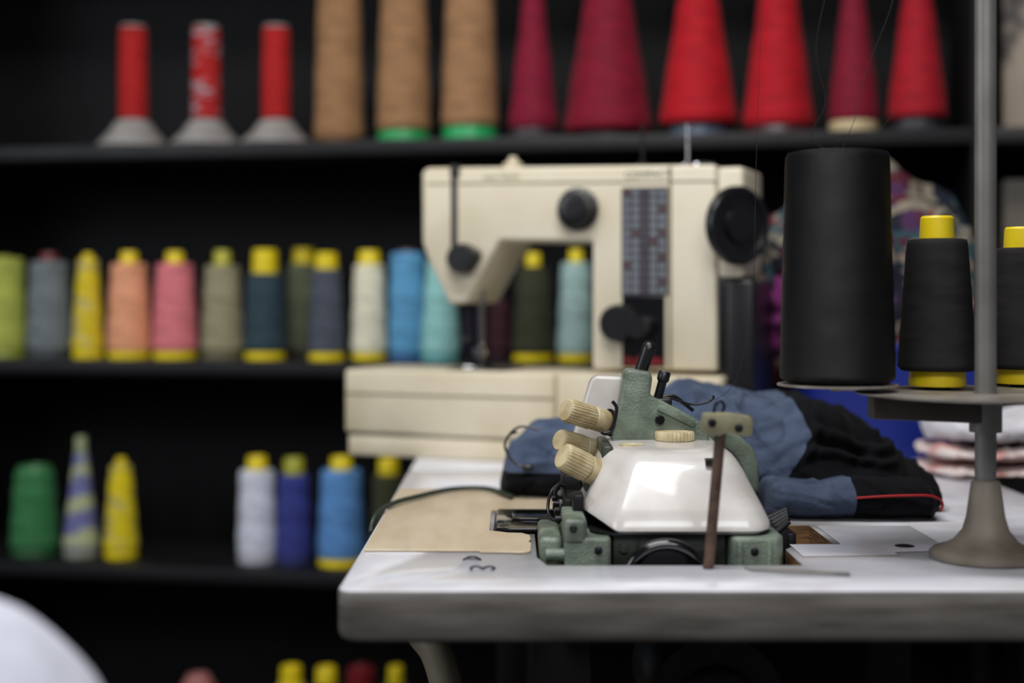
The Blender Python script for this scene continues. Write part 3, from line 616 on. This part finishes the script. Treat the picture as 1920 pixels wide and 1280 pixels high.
# ---------------- thread stand
px0=X(1848,1.25); st=root('thread_stand',(px0,1.25,0.75),'grey metal thread stand pole with a round cone tray','thread stand')
part('stand_base',lathe([(0.044,0.0003),(0.0475,0.002),(0.048,0.006),(0.045,0.009),(0.036,0.012),(0.028,0.016),(0.020,0.026),(0.0165,0.038),(0.0142,0.055),(0.0125,0.068),(0.0108,0.070)],(px0,1.25,0.75),seg=56),basem,st)
part('pole',cyl((px0,1.25,0.76),(px0,1.25,1.55),0.0093,28),polem,st)
holders=[(X(1570,1.28),1.28,0.046),(X(1757,1.31),1.31,0.040),(X(1915,1.35),1.35,0.042)]
part('collar',cyl((px0,1.25,0.862),(px0,1.25,0.8925),0.014,28),polem,st)
part('tray',lathe([(0.010,0.8948),(0.109,0.8948),(0.1115,0.8952),(0.1125,0.8964),(0.1115,0.8966),(0.110,0.8960),(0.012,0.8958)],(px0,1.25,0.0),seg=80),trayd,st,'wide thin round metal tray')
part('arm',extr([(X(1632,1.25),1.238,0.8935),(px0,1.238,0.8935),(px0,1.238,0.870),(X(1632,1.25),1.238,0.874)],[(X(1632,1.25),1.262,0.8935),(px0,1.262,0.8935),(px0,1.262,0.870),(X(1632,1.25),1.262,0.874)],0.0015),mat('bar_metal',(62,57,50),0.5,metal=0.3,nscale=30),st)
hx,hy,hr_=holders[0]
part('cone_holder',merge(lathe([(0.006,-0.006),(0.006,-0.0015),(0.050,-0.0013),(0.0535,-0.0008),(0.0535,0.0008),(0.01,0.0012),(0.004,0.003),(0.004,0.10),(0.003,0.102)],(hx,hy,0.9018),seg=48),
  extr([(X(1650,1.26),1.25,0.9000),(hx,hy-0.01,0.9000),(hx,hy+0.01,0.9000),(X(1650,1.26),1.27,0.9000)],[(X(1650,1.26),1.25,0.8970),(hx,hy-0.01,0.8970),(hx,hy+0.01,0.8970),(X(1650,1.26),1.27,0.8970)],0.0005,1)),trayd,st)
for hx,hy,_ in holders[1:]:
    part('spool_peg',lathe([(0.012,0.8959),(0.012,0.898),(0.004,0.900),(0.004,0.98),(0.003,0.982)],(hx,hy,0),seg=20),dsteel,st)
def bigcone(h,z0,hwb,hwt,H,zb,cap,name,lab,col,capr,rbz,capcol,ra=0.0005,**kw):
    hx,hy,_=h
    r=root(name,(hx,hy,z0),lab,'thread cone','cones on the thread stand')
    pr=[(0.007,zb),(hwb*0.9,zb),(hwb*0.985,zb+0.003)]
    nn=130
    for i in range(1,nn):
        u=i/nn; pr.append((hwb+(hwt-hwb)*u,zb+0.004+(H-zb-0.010)*u))
    pr+=[(hwt,H-0.005),(hwt*0.96,H-0.001),(hwt*0.85,H),(0.007,H)]
    def rf(a,z,rad):
        if rad<hwt*0.84: return 0
        ca,sa=math.cos(a),math.sin(a)
        h1=math.sin(a*5+z*1300+2*noise.noise(Vector((ca,sa,z*30))));h2=math.sin(-a*5+z*1300+2*noise.noise(Vector((ca+4,sa,z*30))))
        return ra*(0.25*h1*h2+0.9*noise.noise(Vector((ca*1.5,sa*1.5,z*55+hx*50))))
    part('thread_winding',lathe(pr,(hx,hy,z0),seg=140,rf=rf),thread(col,**kw),r,smooth=80)
    part('plastic_core',lathe([(rbz,0),(rbz*1.02,0.002),(rbz*0.97,zb),(0.0085,zb+0.003),(capr,H-0.003),(capr,H+0.001),(capr*0.95,cap-0.002),(capr*0.85,cap),(capr*0.6,cap),(capr*0.5,cap-0.008)],(hx,hy,z0),seg=36),capcol,r)
    return r
bc=bigcone(holders[0],0.9031,0.0512,0.046,0.208,0.0015,0.209,'thread_cone','large black thread cone on the metal stand',(13,13,15),0.012,0.035,blackplastic,ra=0.0005,rough=0.5,spec=0.22,sheen=0.0,fine=620,bump=0.5,dark=0.35)
g1=bigcone(holders[1],0.8990,0.0355,0.0275,0.135,0.014,0.156,'thread_cone','charcoal grey thread cone on a yellow core',(44,42,43),0.0158,0.0255,yel,ra=0.0004,spec=0.12,sheen=0.0,fine=621,bump=0.4,dark=0.5)
g2=bigcone(holders[2],0.8990,0.036,0.028,0.128,0.014,0.148,'thread_cone','charcoal grey thread cone on a yellow core',(40,38,40),0.0162,0.0255,yel,ra=0.0004,spec=0.12,sheen=0.0,fine=622,bump=0.4,dark=0.5)
tm=mat('thin_black_thread',(16,16,18),0.7)
part('loose_thread',merge(sweep([P(1560,285,1.28),P(1520,255,1.28),P(1548,190,1.28),P(1530,90,1.28),P(1560,-60,1.28)],0.00028,5),sweep([P(1575,285,1.28),P(1600,230,1.28),P(1625,130,1.28),P(1665,30,1.28),P(1690,-60,1.28)],0.00028,5),sweep([P(1575,280,1.28),P(1570,262,1.28),P(1640,250,1.28),P(1700,180,1.28)],0.00025,5)),tm,bc)
part('loose_thread',sweep([P(1340,750,1.3),P(1375,720,1.3),P(1400,640,1.3),P(1412,560,1.3),P(1418,300,1.3),P(1430,-60,1.3)],0.00028,5),tm,g1)

# ---------------- basket, fabric, towels
bk=root('plastic_basket',(0.545,2.13,0.75),'bright blue plastic basket filled with fabric','basket')
bl=mat('blue_plastic',(12,36,128),0.45)
def bsec(i,z,r): return [(a,b,z) for a,b in rrect(0.40-i,0.69+i,2.0-i,2.22+i,r,6)]
part('basket_wall',loft([bsec(-0.02,0.7505,0.03),bsec(-0.015,0.752,0.03),bsec(0.0,0.905,0.035),bsec(0.008,0.907,0.04),bsec(0.008,0.916,0.04),bsec(-0.004,0.916,0.035),bsec(-0.02,0.76,0.03)]),bl,bk)
def floral():
    m=bpy.data.materials.new('floral_fabric'); m.use_nodes=True; nt=m.node_tree;N=nt.nodes;L=nt.links;b=N['Principled BSDF']; b.inputs['Roughness'].default_value=0.9; b.inputs['Specular IOR Level'].default_value=0.2
    tc=N.new('ShaderNodeTexCoord'); n=N.new('ShaderNodeTexNoise'); n.inputs['Scale'].default_value=14; L.new(tc.outputs['Object'],n.inputs['Vector'])
    v=N.new('ShaderNodeTexVoronoi'); v.inputs['Scale'].default_value=50
    mx=N.new('ShaderNodeMix'); mx.data_type='VECTOR'; mx.inputs[0].default_value=0.14; L.new(tc.outputs['Object'],mx.inputs[4]); L.new(n.outputs['Color'],mx.inputs[5]); L.new(mx.outputs[1],v.inputs['Vector'])
    sp=N.new('ShaderNodeSeparateColor'); L.new(v.outputs['Color'],sp.inputs[0])
    r=N.new('ShaderNodeValToRGB'); r.color_ramp.interpolation='CONSTANT'
    cs=[(0,(128,120,104)),(0.22,(48,74,82)),(0.42,(82,32,46)),(0.58,(134,126,112)),(0.70,(30,32,44)),(0.86,(72,44,76)),(0.94,(110,66,58))]
    r.color_ramp.elements[0].color=lin(cs[0][1]); r.color_ramp.elements[1].position=cs[1][0]; r.color_ramp.elements[1].color=lin(cs[1][1])
    for p_,c_ in cs[2:]:
        e=r.color_ramp.elements.new(p_); e.color=lin(c_)
    L.new(sp.outputs[0],r.inputs['Fac']); L.new(r.outputs['Color'],b.inputs['Base Color']); return m
ff=part('patterned_fabric',blob((0.54,2.120,0.965),(0.172,0.095,0.185),0.24,2.4,3,5),floral(),None,'bundled multicoloured floral fabric heaped in a blue basket',cat='fabric',origin=(0.54,2.12,0.80),smooth=180)
part('magenta_fabric',blob((0.386,1.985,0.960),(0.022,0.018,0.038),0.9,1.8,8,4),mat('magenta_cloth',(112,30,98),0.8),None,'crumpled magenta cloth scrap beside patterned fabric',cat='fabric',origin=(0.386,1.985,0.93),smooth=180)
wt=mat('white_towel',(214,212,216),0.95,bump=0.5,bscale=300,sheen=0.2,col2=(195,190,195))
pk=mat('pink_towel',(220,206,202),0.95,col2=(200,146,138),nscale=38,lo=0.47,hi=0.6,bump=0.5,bscale=300)
def towel(z0,z1,m,lab,seed,x0=0.536):
    tb_=[(x0,1.81,1.93,z0+0.004,z1-0.006),(x0+0.02,1.79,1.95,z0,z1),(x0+0.07,1.783,1.955,z0,z1-0.004),(x0+0.14,1.785,1.955,z0,z1+0.003),(x0+0.28,1.80,1.95,z0,z1)]
    part('folded_towel',cloth(tb_,80,50,0.005,(16,20,34),0.75,seed,z0-0.0005),m,None,lab,cat='towel',origin=(x0+0.14,1.87,z0),smooth=180,group='folded towels stacked on the table')
towel(0.7505,0.767,pk,'folded white and pink patterned towel at the bottom',1)
towel(0.7735,0.790,pk,'folded white and pink patterned towel in a stack',4)
towel(0.7970,0.832,wt,'folded plain white towel on top of the stack',6,0.544)

# ---------------- stool + white bundle
sl=root('stool',(-0.33,0.85,0),'plain dark stool carrying a white cloth bundle','stool')
part('seat',lathe([(0.15,0.50),(0.16,0.505),(0.16,0.525),(0.15,0.53)],(-0.345,0.85,0)),blackplastic,sl)
for a in range(4):
    an=math.radians(45+90*a); part('leg',cyl((-0.345+0.11*math.cos(an),0.85+0.11*math.sin(an),0.50),(-0.345+0.15*math.cos(an),0.85+0.15*math.sin(an),0.0),0.012),frame,sl)
part('cloth_bundle',blob((-0.322,0.80,0.652),(0.108,0.11,0.163),0.03,1.5,2,5,0.531),mat('white_cotton',(216,218,232),0.9,bump=0.2,bscale=120),None,'rounded bundle of plain white cloth on a stool',cat='cloth',origin=(-0.322,0.80,0.53),smooth=180)

# ---------------- lights
def area(name,loc,tgt,sx,sy,e,col=(1,1,1)):
    l=bpy.data.lights.new(name,'AREA'); l.shape='RECTANGLE'; l.size=sx; l.size_y=sy; l.energy=e; l.color=col
    o=bpy.data.objects.new(name,l); COL.objects.link(o); o.location=loc
    o.rotation_euler=(Vector(tgt)-Vector(loc)).to_track_quat('-Z','Y').to_euler(); return o
area('ceiling_light',(-0.2,0.95,2.7),(0.1,1.7,0.7),1.3,0.4,36,(1,0.99,0.98))
area('ceiling_light',(0.2,-1.0,2.5),(0.1,2.4,0.9),1.6,0.8,36,(0.97,0.98,1.0))
area('left_area_light',(-2.6,0.6,1.9),(0.2,1.9,0.9),1.2,1.2,22,(0.9,0.94,1.0))  # unseen cool area light from the left; no window is modelled
w=bpy.data.worlds.new('world'); sc.world=w; w.use_nodes=True
w.node_tree.nodes['Background'].inputs[0].default_value=(0.75,0.8,0.9,1); w.node_tree.nodes['Background'].inputs[1].default_value=0.12
cam=bpy.data.cameras.new('camera'); co=bpy.data.objects.new('camera',cam); COL.objects.link(co)
co.location=(0,0,ZC); co.rotation_euler=(math.radians(90),0,0)
cam.lens=F*36/1920; cam.sensor_width=36; cam.shift_y=-80/1920
cam.dof.use_dof=True; cam.dof.focus_distance=1.37; cam.dof.aperture_fstop=1.9
cam.clip_start=0.05
sc.camera=co
sc.view_settings.view_transform='Standard'
